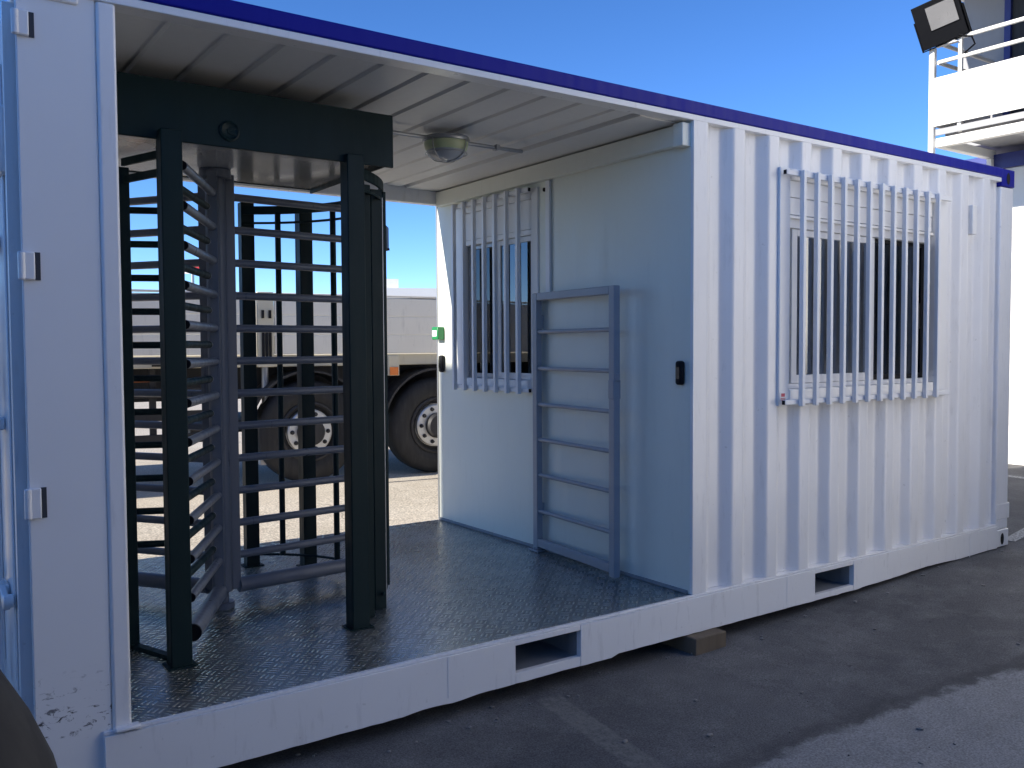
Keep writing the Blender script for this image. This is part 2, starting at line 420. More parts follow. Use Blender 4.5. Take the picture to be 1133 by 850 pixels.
# rough old concrete patch with a ragged edge, right foreground
decal('parking_line', [(6.20,.02),(8.9,.55),(8.9,.65),(6.20,.11)], M['line'], .004)
decal('parking_line', [(9.15,-.6),(9.27,-.6),(9.55,2.3),(9.43,2.3)], M['line'], .004)

gb = bmesh.new(); r2 = random.Random(21)
for i in range(240):
    x = r2.uniform(.6, 7.2); y = -r2.random()**1.3*2.6+.05
    if r2.random() < .35: y = r2.uniform(-.22, .12)
    rr_ = r2.choice((.0025,.003,.004,.005,.007,.010))*r2.uniform(.8,1.3)
    mt_ = Matrix.Translation((x,y,zg(x,y)+rr_*.35)) @ Matrix.Rotation(r2.uniform(0,6.3),4,'Z') @ Matrix.Diagonal((r2.uniform(.8,1.6),r2.uniform(.7,1.2),r2.uniform(.5,.9),1))
    bmesh.ops.create_icosphere(gb, subdivisions=1, radius=rr_, matrix=mt_)
gm = bpy.data.meshes.new('grit'); gb.to_mesh(gm); gb.free(); gm.materials.append(M['grit'])
go_ = bpy.data.objects.new('grit', gm); COL.objects.link(go_); tag(go_, 'loose grit and small stones scattered on the asphalt', 'grit', kind='stuff')
# ------------------------------------------------------------------ container
L, D, H = 6.058, 2.46, 2.591
XP = 2.91           # partition face
ct = thing('shipping_container', 'long white container cabin with a blue roof edge, open passage and barred windows', 'container', (3.03, 1.2, -.01))
# floor
MB().box(.285, XP+.02, .012, 2.45, .142, .165).build('floor_plate', M['tread'], ct, .002, 1)
MB().box(XP+.09, 5.99, .06, 2.38, .10, .16).build('office_floor', M['office_dark'], ct)
# bottom rail front: outlined piece by piece round the fork pockets
rl = MB()
def ragged(x0, x1, zf, zt, y0, y1, amp):
    n = max(2, int((x1-x0)/.045)); pts = [(x0, zt)]
    low = [(x0+(x1-x0)*i/n, zf(x0+(x1-x0)*i/n)+(rnd.uniform(-amp,amp) if 0 < i < n else 0)) for i in range(n+1)]
    rl.prism([(x1, zt)][:0]+[(x0,zt)]+low+[(x1,zt)], 'y', y0, y1)
def zbot(x):
    if x < 1.28: return -.048
    if x < 1.62: return -.048 + .007*math.sin((x-1.28)*18) + .012*sm(1.3,1.6,x)
    if x < 2.4: return -.036
    if x < 4.3: return -.024
    return -.022+.022*sm(4.3,4.9,x)+.003*math.sin(x*9)
PK = [(1.824,2.184),(3.874,4.234)]
xs = [.20] + [v for p in PK for v in p] + [5.88]
for a, b in ((.20,1.824),(2.184,3.874),(4.234,5.88)): ragged(a, b, zbot, .152, -.012, .02, .0012)
for a, b in PK:
    ragged(a+.001, b-.001, zbot, .008, -.0105, .02, .002)
    rl.box(a+.001, b-.001, -.0105, .02, .128, .152)
rl.box(.2, 5.88, -.004, .06, .153, .164)
rl.build('bottom_rail', M['white'], ct, .0015, 1)
sw = MB()
for x in (1.49, 3.63, 5.52): MB().box(x-.003, x+.003, -.0135, -.011, -.02, .15).build('weld_seam', M['white_bar'], ct)
for a, b in PK:
    k = MB(); k.box(a-.008, a, .021, 2.40, .0, .13); k.box(b, b+.008, .021, 2.40, .0, .13); k.box(a-.008, b+.008, .021, 2.40, -.008, .0); k.box(a-.008, b+.008, .021, 2.40, .131, .138); k.box(a, b, 2.3, 2.31, 0, .13)
    k.build('fork_pocket', M['pocket'], ct)
MB().box(.06, 5.9, 2.41, 2.46, -.03, .164).build('back_bottom_rail', M['white'], ct, .003)
cm = MB()
for i in range(14):
    x = .45+i*.42
    if any(a-.06 < x < b+.06 for a, b in PK): continue
    cm.box(x-.02, x+.02, .06, 2.4, -.01, .10)
cm.build('cross_member', M['chassis'], ct)
# roof
def roof_profile():
    pts = []; x = .06
    while x < 2.50:
        pts += [(x, 2.515), (x+.014, 2.515), (x+.024, 2.503), (x+.10, 2.4995), (x+.19, 2.503), (x+.196, 2.515)]
        x += .2
    return pts
rp = [p for p in roof_profile() if p[0] < 2.55]
rp = [(.05,2.56)] + rp + [(2.585,2.502),(2.588,2.535),(2.628,2.535),(2.631,2.496),(2.72,2.492),(2.87,2.494),(XP+.05,2.494),(XP+.05,2.56)]
MB().prism(rp, 'y', .08, 2.40).build('roof_sheet', M['ceiling'], ct, sharp=20)
MB().box(XP+.052, 6.0, .062, 2.40, 2.50, 2.56).build('office_roof', M['white'], ct)
MB().box(.05, 6.0, .05, 2.41, 2.561, 2.583).build('roof_cover', M['white'], ct)
MB().box(.18, 5.88, .0, .079, 2.499, 2.527).build('roof_rail_lip', M['white'], ct, .003)
MB().box(.18, 5.88, -.004, .06, 2.528, 2.591).build('roof_rail', M['blue'], ct, .006)
MB().box(.18, 5.88, 2.40, 2.46, 2.40, 2.591).build('back_roof_rail', M['white'], ct, .006)
# header beam over the partition + stub
hb = MB(); hb.box(XP-.045, XP+.0, .085, 2.40, 2.385, 2.484); hb.box(XP-.058, XP+.0, .020, .085, 2.375, 2.487)
hb.build('header_beam', M['lobby'], ct, .004)
# partition wall with window opening y 1.28..2.15, z 1.16..2.34
WY0, WY1, WZ0, WZ1 = 1.285, 2.155, 1.165, 2.33
pw = MB()
pw.box(XP, XP+.06, .02, WY0, .166, 2.50); pw.box(XP, XP+.06, WY1, 2.455, .166, 2.50)
pw.box(XP, XP+.06, WY0, WY1, .166, WZ0); pw.box(XP, XP+.06, WY0, WY1, WZ1, 2.50)
pw.build('partition_wall', M['lobby'], ct)
MB().box(XP-.006, XP+.03, 2.456, 2.468, .166, 2.50).build('edge_trim', M['galv'], ct)
MB().box(XP-.012, XP-.001, .03, 2.45, .167, .182).build('skirting', M['pocket'], ct)
# corrugated front
def corr(x0, x1, dx=0):
    """front outline (x, y) of the corrugated sheet between x0 and x1."""
    k = [(XP, 0.0)]; e = 3.200
    k.append((e-.2725+.082, 0.0)); 
    x = e-.2725
    while x < 6.0:
        k += [(x+.082, .0), (x+.082+.058, .044), (x+.2725-.058, .044), (x+.2725, .0)]; x += .2725
    k = sorted(set(k))
    def yat(x):
        for (a, ya), (b, yb) in zip(k, k[1:]):
            if a <= x <= b: return ya+(yb-ya)*(x-a)/(b-a) if b > a else ya
        return 0.0
    def soft(x): return sum(yat(min(6., max(XP, x+(j-3)*.0035))) for j in range(7))/7
    xs_ = sorted({round(x, 4) for p in k for x in [p[0]+(j-3)*.0045 for j in range(7)]} | {x0, x1})
    return [(x, soft(x)) for x in xs_ if x0 <= x <= x1]
cw = MB()
OX0, OX1, OZ0, OZ1 = 3.60, 5.12, 1.12, 2.30
def seg(x0, x1, z0, z1): cw.prism(corr(x0,x1)+[(x1,.062),(x0,.062)], 'z', z0, z1)
seg(XP+.001, 5.88, .165, OZ0); seg(XP+.001, 5.88, OZ1, 2.499); seg(XP+.001, OX0, OZ0, OZ1); seg(OX1, 5.88, OZ0, OZ1)
cw.build('corrugated_wall', M['white'], ct, sharp=62)
MB().box(XP+.06, XP+.075, .064, .10, .17, 2.49).build('wall_stiffener', M['white'], ct)
MB().box(5.49, 5.545, -.012, .045, 2.12, 2.31).build('vent_cover', M['white_clean'], ct, .006)
# right corner post, castings, end + back walls
MB().box(5.88, 6.052, .004, .12, .118, 2.47).build('corner_post', M['white'], ct, .012, 3)
MB().box(5.885, 6.07, .002, .06, .19, .30).build('corner_gusset', M['white'], ct, .006)
def casting(x0, x1, y0, y1, z0, z1, m):
    c = MB(); c.box(x0, x1, y0, y1, z0, z1); o = c.build('corner_casting', m, ct, .006)
    h = MB(); cx = (x0+x1)/2
    for k in range(1):
        pts = [(cx+.022*math.cos(t), (z0+z1)/2-.005+.04*math.sin(t)) for t in (2*math.pi*i/20 for i in range(20))]
        yf = y0-.002 if y0 < 1 else y1+.002
        h.prism(pts, 'y', yf, yf+.0015 if y0 < 1 else yf-.0015)
    h.build('casting_hole', M['black'], o)
casting(5.88, 6.058, 0, .162, 0, .118, M['white']); casting(5.88, 6.058, 0, .162, 2.473, 2.591, M['blue'])
casting(.002, .178, .034, .19, 0, .098, M['white']); casting(0, .178, 0, .162, 2.473, 2.591, M['white'])
casting(5.88, 6.058, D-.162, D, 0, .118, M['white']); casting(5.88, 6.058, D-.162, D, 2.473, 2.591, M['blue'])
casting(0, .178, D-.162, D, 0, .118, M['white']); casting(0, .178, D-.162, D, 2.473, 2.591, M['blue'])
MB().box(5.99, 6.045, .125, D-.1, .12, 2.5).build('end_wall', M['white'], ct)
MB().box(XP+.061, 5.985, 2.36, 2.42, .165, 2.399).build('back_wall', M['white'], ct)
for x0, x1 in ((5.9,6.05),(.008,.13)): MB().box(x0, x1, D-.1, D-.005, .12, 2.47).build('corner_post', M['white'], ct, .01)
# left side panel and post
sp = MB(); sp.box(.004, .2275, .010, .03, -.03, 2.50); sp.build('side_panel', M['panel'], ct, .004)
po = MB(); po.box(.228, .287, .003, .06, .155, 2.50); po.build('passage_post', M['white'], ct, .010, 4)
MB().obox((.27,-.004,.165), (1,0,0),(0,1,0),(0,0,1), .04,.018,.008).build('weld_foot', M['white'], ct, .006)
MB().box(.03, .25, .06, .20, .165, 2.49).build('post_backing', M['white'], ct)
MB().box(.03, .05, .2, D-.13, .12, 2.49).build('door_end_frame', M['white'], ct)
# cargo doors at the left end
dr = MB(); dr.box(-.02, .025, .085, 1.21, .16, 2.44)
for i in range(3): dr.box(-.028, -.020, .16+i*.36, .34+i*.36, .3, 2.3)
door = dr.build('cargo_door', M['white'], ct, .01)
MB().box(-.026, .02, .055, .083, .14, 2.46).build('door_gasket', M['white'], door)
for y in (.30, .62):
    MB().tube((-.062,y,.12), (-.062,y,2.47), .017).build('lock_rod', M['white'], door)
for y in (.30, .62):
    for z in (.61, 1.16, 1.75, 2.2):
        k = MB(); k.box(-.085, -.0285, y-.05, y+.05, z-.02, z+.02); k.box(-.09,-.04,y-.024,y+.024,z-.03,z+.03); k.build('rod_bracket', M['white'], door, .006)
cmk = MB(); cmk.obox((-.05,.20,.60),(0,.9,.3),(1,0,0),(0,-.3,.9),.06,.010,.014); cmk.tube((-.06,.15,.60),(-.03,.15,.60),.022); cmk.build('cam_lock', M['white'], door, .004)
for z0, z1 in ((2.35,2.425),(1.615,1.70),(.88,.975)):
    k = MB()
    k.tube((.002,-.002,z0), (.002,-.002,z1), .011)
    k.box(.004, .038, -.008, .0095, z0, z1)               # hinge blade
    k.build('door_hinge', M['white'], ct, .004)
    s2 = MB(); s2.box(.039, .054, .006, .0095, z0, z1); s2.build('hinge_slot', M['slot'], ct)
MB().box(-.04,.02,.10,.28,1.95,2.16).build('hasp_plate', M['white'], door, .01)

# ---- windows
def grille(parent, axis, us, z0, z1, base, out, u0, u1, s):
    """welded burglar bars; axis 'x' (bars along the front) or 'y' (on the partition); s = outward sign."""
    def bx(a0, a1, d0, d1, zz0, zz1):
        lo, hi = sorted((base+s*d0, base+s*d1))
        return (a0, a1, lo, hi, zz0, zz1) if axis == 'x' else (lo, hi, a0, a1, zz0, zz1)
    gr = MB().box(*bx(u0, u1, .018, .0395, z1-.030, z1-.004)).build('grille', M['white_bar'], parent, .003)
    MB().box(*bx(u0, u1, .018, .0395, z0+.004, z0+.030)).build('cross_bar', M['white_bar'], gr, .003)
    for z in (z1-.017, z0+.017): MB().box(*bx(u0-.004, u0-.0005, .020, .0375, z-.011, z+.011)).build('end_cap', M['black'], gr)
    for u in us:
        b = MB(); b.box(*bx(u-.0125, u+.0125, .040, .066, z0-.006, z1)); b.box(*bx(u-.0155, u+.0155, .001, .0475, z1-.003, z1+.004) if False else bx(u-.012, u+.012, .012, .0398, z1-.0035, z1+.003))
        b.build('bar', M['white_bar'], gr, .003)
# front window
fw = MB(); y0, y1 = -.014, .058
fw.box(3.545, 3.632, y0, y1, 1.078, 2.343); fw.box(5.052, 5.183, y0, y1, 1.078, 2.343)
fw.box(3.633, 5.051, y0, y1, 1.078, 1.165); fw.box(3.633, 5.051, y0, y1, 2.285, 2.343)
win = fw.build('window', M['white_clean'], ct, .004)
win['label'] = 'wide barred window in the corrugated front'
sb = MB()
for i in range(2): sb.box(3.634, 5.05, .012-.004*i, .058, 2.105+i*.092, 2.105+(i+1)*.09)
sb.build('shutter_box', M['white_clean'], win, .003)
sl_ = MB(); sl_.box(3.634, 5.05, .020, .058, 2.035, 2.098); sl_.box(3.634, 5.05, .000, .058, 2.083, 2.099); sl_.build('window_head', M['white_clean'], win, .003)
MB().box(3.634, 5.05, .03, .075, 1.166, 1.192).build('sill_track', M['white_clean'], win, .002)
def sash(x0, x1, z0, z1, y, w, m, par, axis='x', fr=None):
    s = MB(); d = .012
    def b(a0, a1, q0, q1): s.box(*((a0,a1,y-d,y+d,q0,q1) if axis == 'x' else (y-d,y+d,a0,a1,q0,q1)))
    b(x0, x0+w, z0, z1); b(x1-w, x1, z0, z1); b(x0+w+.0005, x1-w-.0005, z0, z0+w); b(x0+w+.0005, x1-w-.0005, z1-w*.8, z1)
    o = s.build('sash', fr or M['white_clean'], par, .002)
    g = MB(); g.box(*((x0+w,x1-w,y-.003,y+.003,z0+w,z1-w*.8) if axis == 'x' else (y-.003,y+.003,x0+w,x1-w,z0+w,z1-w*.8)))
    return o, g
o, g = sash(3.705, 4.47, 1.194, 2.033, .042, .045, None, win); g.build('pane', M['glass_front'], win)
MB().box(3.655, 3.69, .05, .06, 1.194, 2.033).build('side_pane', M['glass_dark'], win)
o, g = sash(4.455, 5.048, 1.194, 2.033, .070, .03, None, win, fr=M['black']); g.build('pane', M['glass_dark'], win)
MB().box(4.975, 4.99, .045, .058, 1.50, 1.66).build('sash_handle', M['black'], win, .002)
grille(win, 'x', [3.669+.1194*k for k in range(12)], 1.082, 2.327, -.014, None, 3.55, 5.165, -1)
st = MB(); st.box(3.552, 3.602, -.0165, -.0145, 1.105, 1.150); sto = st.build('sticker', M['label_white'], win)
sr = MB(); sr.box(3.562, 3.590, -.0185, -.017, 1.128, 1.146); sr.box(3.558, 3.596, -.0185, -.017, 1.118, 1.1215); sr.box(3.558, 3.592, -.0185, -.017, 1.110, 1.1135); sr.build('sticker_print', M['label_red'], sto)
# partition window (faces -x)
pf = MB(); x0, x1 = XP-.012, XP+.062
pf.box(x0, x1, WY0-.03, WY0+.035, 1.125, 2.36); pf.box(x0, x1, WY1-.035, WY1+.03, 1.125, 2.36)
pf.box(x0, x1, WY0+.0355, WY1-.0355, 1.125, 1.195); pf.box(x0, x1, WY0+.0355, WY1-.0355, 2.30, 2.36)
pwin = pf.build('window', M['white_clean'], ct, .004)
pwin['label'] = 'narrow barred window in the partition wall'
MB().box(XP+.004, XP+.06, WY0+.036, WY1-.036, 2.12, 2.299).build('shutter_box', M['white_clean'], pwin, .003)
MB().box(XP+.0, XP+.06, WY0+.036, WY1-.036, 2.085, 2.118).build('window_head', M['white_clean'], pwin, .002)
o, g = sash(1.325, 1.735, 1.197, 2.083, XP+.03, .04, None, pwin, 'y'); g.build('pane', M['glass'], pwin)
o, g = sash(1.70, 2.115, 1.197, 2.083, XP+.052, .03, None, pwin, 'y', fr=M['galv']); g.build('pane', M['glass_dark'], pwin)
grille(pwin, 'y', [1.385+.1243*k for k in range(7)], 1.118, 2.365, XP-.012, None, 1.30, 2.17, -1)
st = MB(); st.box(XP-.0145, XP-.0125, 2.195, 2.24, 1.135, 1.18) ; sto = st.build('sticker', M['label_white'], pwin)
sr = MB(); sr.box(XP-.0165, XP-.015, 2.205, 2.23, 1.155, 1.175); sr.box(XP-.0165, XP-.015, 2.20, 2.235, 1.142, 1.147); sr.build('sticker_print', M['label_red'], sto)

# ------------------------------------------------------------------ things on the container
lp = thing('ceiling_lamp', 'round glass ceiling lamp unlit beneath the ribbed passage ceiling', 'lamp', (2.05,.90,2.47))
MB().lathe((2.05,.90,2.473), (0,0,-1), [(0,0),(.118,0),(.122,.012),(.118,.022),(0,.022)]).build('base', M['galv'], lp)
MB().lathe((2.05,.90,2.450), (0,0,-1), [(.112,0),(.114,.012),(.108,.035),(.10,.045)]).build('diffuser_ring', M['diffuser'], lp)
MB().lathe((2.05,.90,2.405), (0,0,-1), [(.100,0),(.094,.018),(.075,.034),(.045,.046),(0,.050)]).build('glass_bowl', M['lampglass'], lp)
wr = MB()
for a in (25, 115, 205, 295):
    pts = [(2.05+rr*math.cos(R(a)), .90+rr*math.sin(R(a)), z) for rr, z in ((.122,2.452),(.118,2.42),(.105,2.39),(.07,2.365),(.0,2.349))]
    wr.path(pts, .0028, 6)
wr.path([(2.05+.107*math.cos(R(a)), .90+.107*math.sin(R(a)), 2.392) for a in range(0,361,15)], .0028, 6)
wr.build('wire_guard', M['galv'], lp)
cd = MB(); cd.tube((1.2,.90,2.462), (1.935,.90,2.462), .010); cd.tube((2.165,.90,2.462), (2.53,.90,2.462), .010); cd.build('conduit', M['galv'], lp)
cl = MB()
for x in (1.72, 2.36): cl.box(x-.012, x+.012, .88, .92, 2.448, 2.476)
cl.build('conduit_clip', M['galv'], lp, .003)

tr_ = MB(); tr_.box(XP-.018, XP-.001, 1.130, 1.170, 1.70, 2.383); tag(tr_.build('cable_trunking', M['white_clean'], None, .003), 'thin white cable trunking running down the partition wall above the grey gate', 'trunking')
sc_ = MB(); sc_.lathe((XP-.001,1.195,2.335), (-1,0,0), [(.012,0),(.012,.008),(.006,.012),(0,.012)], 16); tag(sc_.build('bell_push', M['black'], None), 'tiny black button on the partition wall at the top right of the narrow window', 'button')
cp_ = thing('call_point', 'green emergency door release box with a white front at the sunlit wall edge', 'call point', (XP,2.41,1.5))
MB().box(XP-.055, XP-.001, 2.37, 2.455, 1.455, 1.545).build('case', M['callgreen'], cp_, .006)
MB().box(XP-.0575, XP-.0555, 2.382, 2.443, 1.478, 1.520).build('label_plate', M['label_white'], cp_)
MB().box(XP-.0595, XP-.058, 2.405, 2.425, 1.499, 1.505).build('label_mark', M['label_black'], cp_)
def reader(y, z, label):
    t = thing('card_reader', label, 'card reader', (XP,y,z), 'black card readers on the partition wall')
    MB().box(XP-.032, XP-.001, y-.024, y+.024, z-.06, z+.06).build('case', M['black'], t, .014, 4)
    MB().box(XP-.0345, XP-.0325, y-.011, y+.011, z-.03, z+.03).build('window', M['glass_dark'], t)
reader(2.385, 1.285, 'black card reader below the green emergency release box')
reader(.072, 1.268, 'black card reader at the shaded front edge of the partition wall')

# ------------------------------------------------------------------ gate on the partition
gt = thing('swing_gate', 'grey tubular swing gate with horizontal rungs folded back against the partition wall', 'gate', (2.865,1.23,.166))
A, B = Vector((2.872,1.228,0)), Vector((2.800,.455,0)); gd = (B-A).normalized(); gn = Vector((-gd.y,gd.x,0))
def P(s_, z): q = A+gd*s_; return (q.x, q.y, z)
GL = (B-A).length
for nm, s_, z0 in (('stile',0.0,.185),('stile',GL,.178)):
    k = MB(); k.obox(P(s_, (z0+1.72)/2), gd, gn, (0,0,1), .024, .02, (1.72-z0)/2); k.build('stile', M['gate'], gt, .004)
k = MB(); k.obox(P(GL/2, 1.698), gd, gn, (0,0,1), GL/2-.0245, .019, .022); k.build('top_rail', M['gate'], gt, .004)
k = MB(); k.obox(P(GL/2, .222), gd, gn, (0,0,1), GL/2-.0245, .019, .024); k.build('bottom_rail', M['gate'], gt, .004)
for z in (1.49,1.272,1.057,.845,.632,.413):
    k = MB(); k.tube(P(.02,z), P(GL-.02,z), .0125); k.build('rung', M['gate'], gt)
k = MB(); k.obox(P(GL+.0,1.175), gd, gn, (0,0,1), .0245, .024, .05); k.obox(P(GL+.02,1.20)[:2]+(1.24,), gd, gn, (0,0,1), .014,.014,.02); k.build('lock', M['gate'], gt, .004)
k = MB(); k.box(XP-.075, XP-.013, 1.185, 1.275, .1665, .180); k.tube(P(0,.181), P(0,.19), .03); k.build('floor_hinge', M['gate'], gt, .003)
k = MB()
for z in (.42, 1.55): k.box(XP-.030, XP-.001, 1.21, 1.25, z-.04, z+.04)
k.build('wall_hinge', M['gate'], gt, .003)

# ------------------------------------------------------------------ turnstile
C = Vector((.95, 1.17, 0)); ZF = .1655; ZT = 2.235
ts = thing('full_height_turnstile', 'full height turnstile with dark green posts and grey rotor bars in the passage', 'turnstile', (C.x,C.y,ZF))
hs = MB(); hs.box(.298, 1.535, .50, .515, 2.20, 2.43); hs.box(.298, 1.535, .516, 1.42, 2.405, 2.43)
hs.box(1.522, 1.535, .516, 1.42, 2.215, 2.4045); hs.box(.298, .311, .516, 1.42, 2.215, 2.4045); hs.box(.312, 1.521, 1.408, 1.42, 2.232, 2.4045)
hou = hs.build('drive_housing', M['green'], ts, .003)
un = MB(); un.box(.312, 1.521, .516, 1.407, 2.236, 2.25); uo = un.build('underside_panel', M['under'], hou)
em = MB(); em.lathe((.805,.4995,2.265), (0,-1,0), [(.040,0),(.040,.006),(.034,.009),(.030,.006),(.026,.004),(0,.004)], 36)
em.obox((.812,.494,2.272), (.95,0,.3),(0,1,0),(-.3,0,.95), .018,.002,.004); em.obox((.815,.494,2.255), (.97,0,-.2),(0,1,0),(.2,0,.97), .017,.002,.004); em.build('lock_cover', M['green'], hou)
def post(x, y, wx, wy, z0, z1, m=None, ang=0):
    k = MB(); c_, s_ = math.cos(R(ang)), math.sin(R(ang))
    k.obox((x,y,(z0+z1)/2), (c_,s_,0), (-s_,c_,0), (0,0,1), wx/2, wy/2, (z1-z0)/2)
    return k.build('post', m or M['green'], ts, .004)
post(.568,.487,.080,.075,ZF,ZT-.002); post(.466,.822,.045,.07,ZF,ZT-.1)
post(1.340,.512,.080,.078,ZF,ZT-.002); post(1.548,.742,.06,.09,ZF,ZT-.1); post(1.45,.628,.045,.045,ZF,ZT-.1)
post(1.345,1.905,.075,.06,ZF,2.215); post(1.600,1.700,.075,.075,ZF,2.215)
post(.40,1.42,.06,.06,ZF,ZT-.06)
for x, y in ((.568,.487),(1.340,.512),(1.345,1.905),(1.600,1.70)): MB().box(x-.055, x+.055, y-.05, y+.05, ZF+.0005, ZF+.007).build('base_plate', M['green'], ts)
MB().box(1.578,1.5815,.70,.712,.2,2.1).build('edge_strip', M['galv'], ts)
RC = .775
def arc(a0, a1, r, z, n=24): return [(C.x+r*math.cos(R(a0+(a1-a0)*i/n)), C.y+r*math.sin(R(a0+(a1-a0)*i/n)), z) for i in range(n+1)]
MB().strip(arc(-62, 62, RC, 2.165), .012, .045).build('top_hoop', M['green'], ts)
MB().strip(arc(-62, 62, RC, 2.095), .012, .012).build('thin_hoop', M['green'], ts)
MB().path(arc(-40, 62, RC, .242), .007, 8).build('bottom_hoop', M['green'], ts)
for a in (48, 22, -4, -26):
    q = C+Vector((RC*math.cos(R(a)), RC*math.sin(R(a)), 0))
    k = MB(); k.tube((q.x,q.y,.24), (q.x,q.y,2.15), .016); k.build('cage_rod', M['green'], ts)
h2 = MB()
for z in (2.155, 2.085): h2.bar((.466,.80,z), (.568,.505,z), .012, .03)
h2.build('comb_hoop', M['green'], ts)
MB().bar((.466,.80,.178), (.568,.525,.178), .03, .02).build('floor_bar', M['green'], ts)
AZ = [.409+.1554*k for k in range(12)]
def comb(px_, py_, Ln, zs, r):
    a = Vector((px_,py_,0)); d = (C-a).normalized()
    for z in zs:
        k = MB(); k.mi = 0; k.tube(a+d*.03+Vector((0,0,z)), a+d*Ln+Vector((0,0,z)), r, n=12); k.mi = 1; k.tube(a+d*Ln+Vector((0,0,z)), a+d*(Ln+.006)+Vector((0,0,z)), r*1.02, n=12)
        k.build('comb_bar', [M['green'], M['galv']], ts)
comb(.568,.487, .60, [z+.0777 for z in AZ[:-1]], .016)
comb(.40,1.42, .40, [z+.0777 for z in AZ[:-1]], .016)
# rotor
ro = MB(); ro.tube((C.x,C.y,.245), (C.x,C.y,2.195), .046, n=28); ro.tube((C.x,C.y,2.195), (C.x,C.y,ZT), .072, n=28); ro.tube((C.x,C.y,ZF), (C.x,C.y,.2449), .03, n=20); ro.tube((C.x,C.y,ZF), (C.x,C.y,ZF+.03), .055, n=24)
WA = (5, -117, 125)
for a in WA:
    d = Vector((math.cos(R(a)), math.sin(R(a)), 0)); n_ = Vector((-d.y,d.x,0))
    ro.obox((C+d*.062)+Vector((0,0,1.235)), d, n_, (0,0,1), .022, .022, .985)
rot = ro.build('rotor', M['rotor'], ts, .002, 1)
for a in WA:
    d = Vector((math.cos(R(a)), math.sin(R(a)), 0))
    for z in AZ:
        zz = Vector((0,0,z)); k = MB(); k.tube(C+d*.08+zz, C+d*.70+zz, .0185, n=18); k.mi = 1; k.tube(C+d*.7001+zz, C+d*.707+zz, .0183, n=18)
        k.build('rotor_bar', [M['rotor'], M['black']], rot)
    zz = Vector((0,0,.262)); k = MB(); k.tube(C+d*.08+zz, C+d*.68+zz, .036, n=20); k.mi = 1; k.tube(C+d*.6801+zz, C+d*.69+zz, .0355, n=20)
    k.build('kick_bar', [M['rotor'], M['black']], rot)

# ------------------------------------------------------------------ timber block under the sill
tb = MB(); tb.box(2.855, 3.075, -.075, .16, zg(2.9,0)-.004, -.0265); tag(tb.build('timber_block', M['timber'], None, .006), 'brown timber block wedged under the container edge', 'block')

# ------------------------------------------------------------------ dark bollard at the left foreground
bl = thing('bollard', 'dark rubber coated bollard with a domed top at the near left corner', 'bollard', (-.327,-1.948,-.11))
BX, BY = -.352, -1.930
prof = [(0,1.222),(.03,1.217),(.06,1.195),(.090,1.160),(.122,1.10),(.146,1.04),(.160,.98),(.168,.8),(.170,.0),(0,.0)]
MB().lathe((BX,BY,-.115), (0,0,1), prof, 40).build('body', M['bollard'], bl)

# ------------------------------------------------------------------ trailer behind
T0 = Vector((4.52,5.31,.034)); th = R(-5.66); tu = Vector((math.cos(th), math.sin(th), 0)); tn = Vector((-tu.y, tu.x, 0))  # tn points away from the camera
def TP(s_, d_, z): return T0+tu*s_+tn*d_+Vector((0,0,z))
tl = thing('flatbed_trailer', 'long beige dropside truck trailer parked on the sunlit concrete behind the open passage', 'trailer', T0)
def tbox(s0, s1, d0, d1, z0, z1, mb): mb.obox((TP(s0,d0,z0)+TP(s1,d1,z1))/2, tu, tn, (0,0,1), (s1-s0)/2, (d1-d0)/2, (z1-z0)/2)
SB0, SB1 = -7.4, 3.6
k = MB(); tbox(SB0, SB1, .10, 2.5, 1.18, 1.30, k); k.build('deck', M['beige_rail'], tl, .01)
for a, b in ((SB0,-1.86),(-1.68,SB1)):
    k = MB()
    for i in range(3): tbox(a, b, .06, .10-.001*i, 1.305+.195*i, 1.305+.195*(i+1)-.007, k)
    so_ = k.build('sideboard', M['beige'], tl, .006)
    k = MB(); tbox(a, b, .061, 0.1, 1.893, 1.915, k); k.build('cap_rail', M['beige'], so_, .003)
k = MB(); tbox(-1.85, -1.69, .055, .11, 1.18, 1.92, k); pil = k.build('stanchion', M['beige_rail'], tl, .006)
for z0, z1, s0 in ((1.66,1.74,-1.80),(1.66,1.74,-1.73),(1.28,1.52,-1.80),(1.28,1.52,-1.765),(1.28,1.52,-1.73)):
    k = MB(); tbox(s0-.012, s0+.012, .035, .054, z0, z1, k); k.build('latch', M['black'], pil)
k = MB(); tbox(SB0, SB1, 2.46, 2.5, 1.305, 1.90, k); k.build('far_sideboard', M['beige'], tl, .006)
k = MB(); tbox(SB0, SB1, .5, .62, .85, 1.175, k); tbox(SB0, SB1, 1.9, 2.02, .85, 1.175, k); tbox(-2.4,1.2,.62,1.9,.5,.62,k); k.build('chassis', M['chassis'], tl, .01)
k = MB()
for z in (.46,.68,.90): tbox(SB0+.2, -2.30, .20, .24, z, z+.09, k)
for s_ in (-6.4,-4.6,-2.8): tbox(s_-.03, s_+.03, .241, .30, .45, 1.18, k)
k.build('side_guard', M['chassis'], tl, .006)
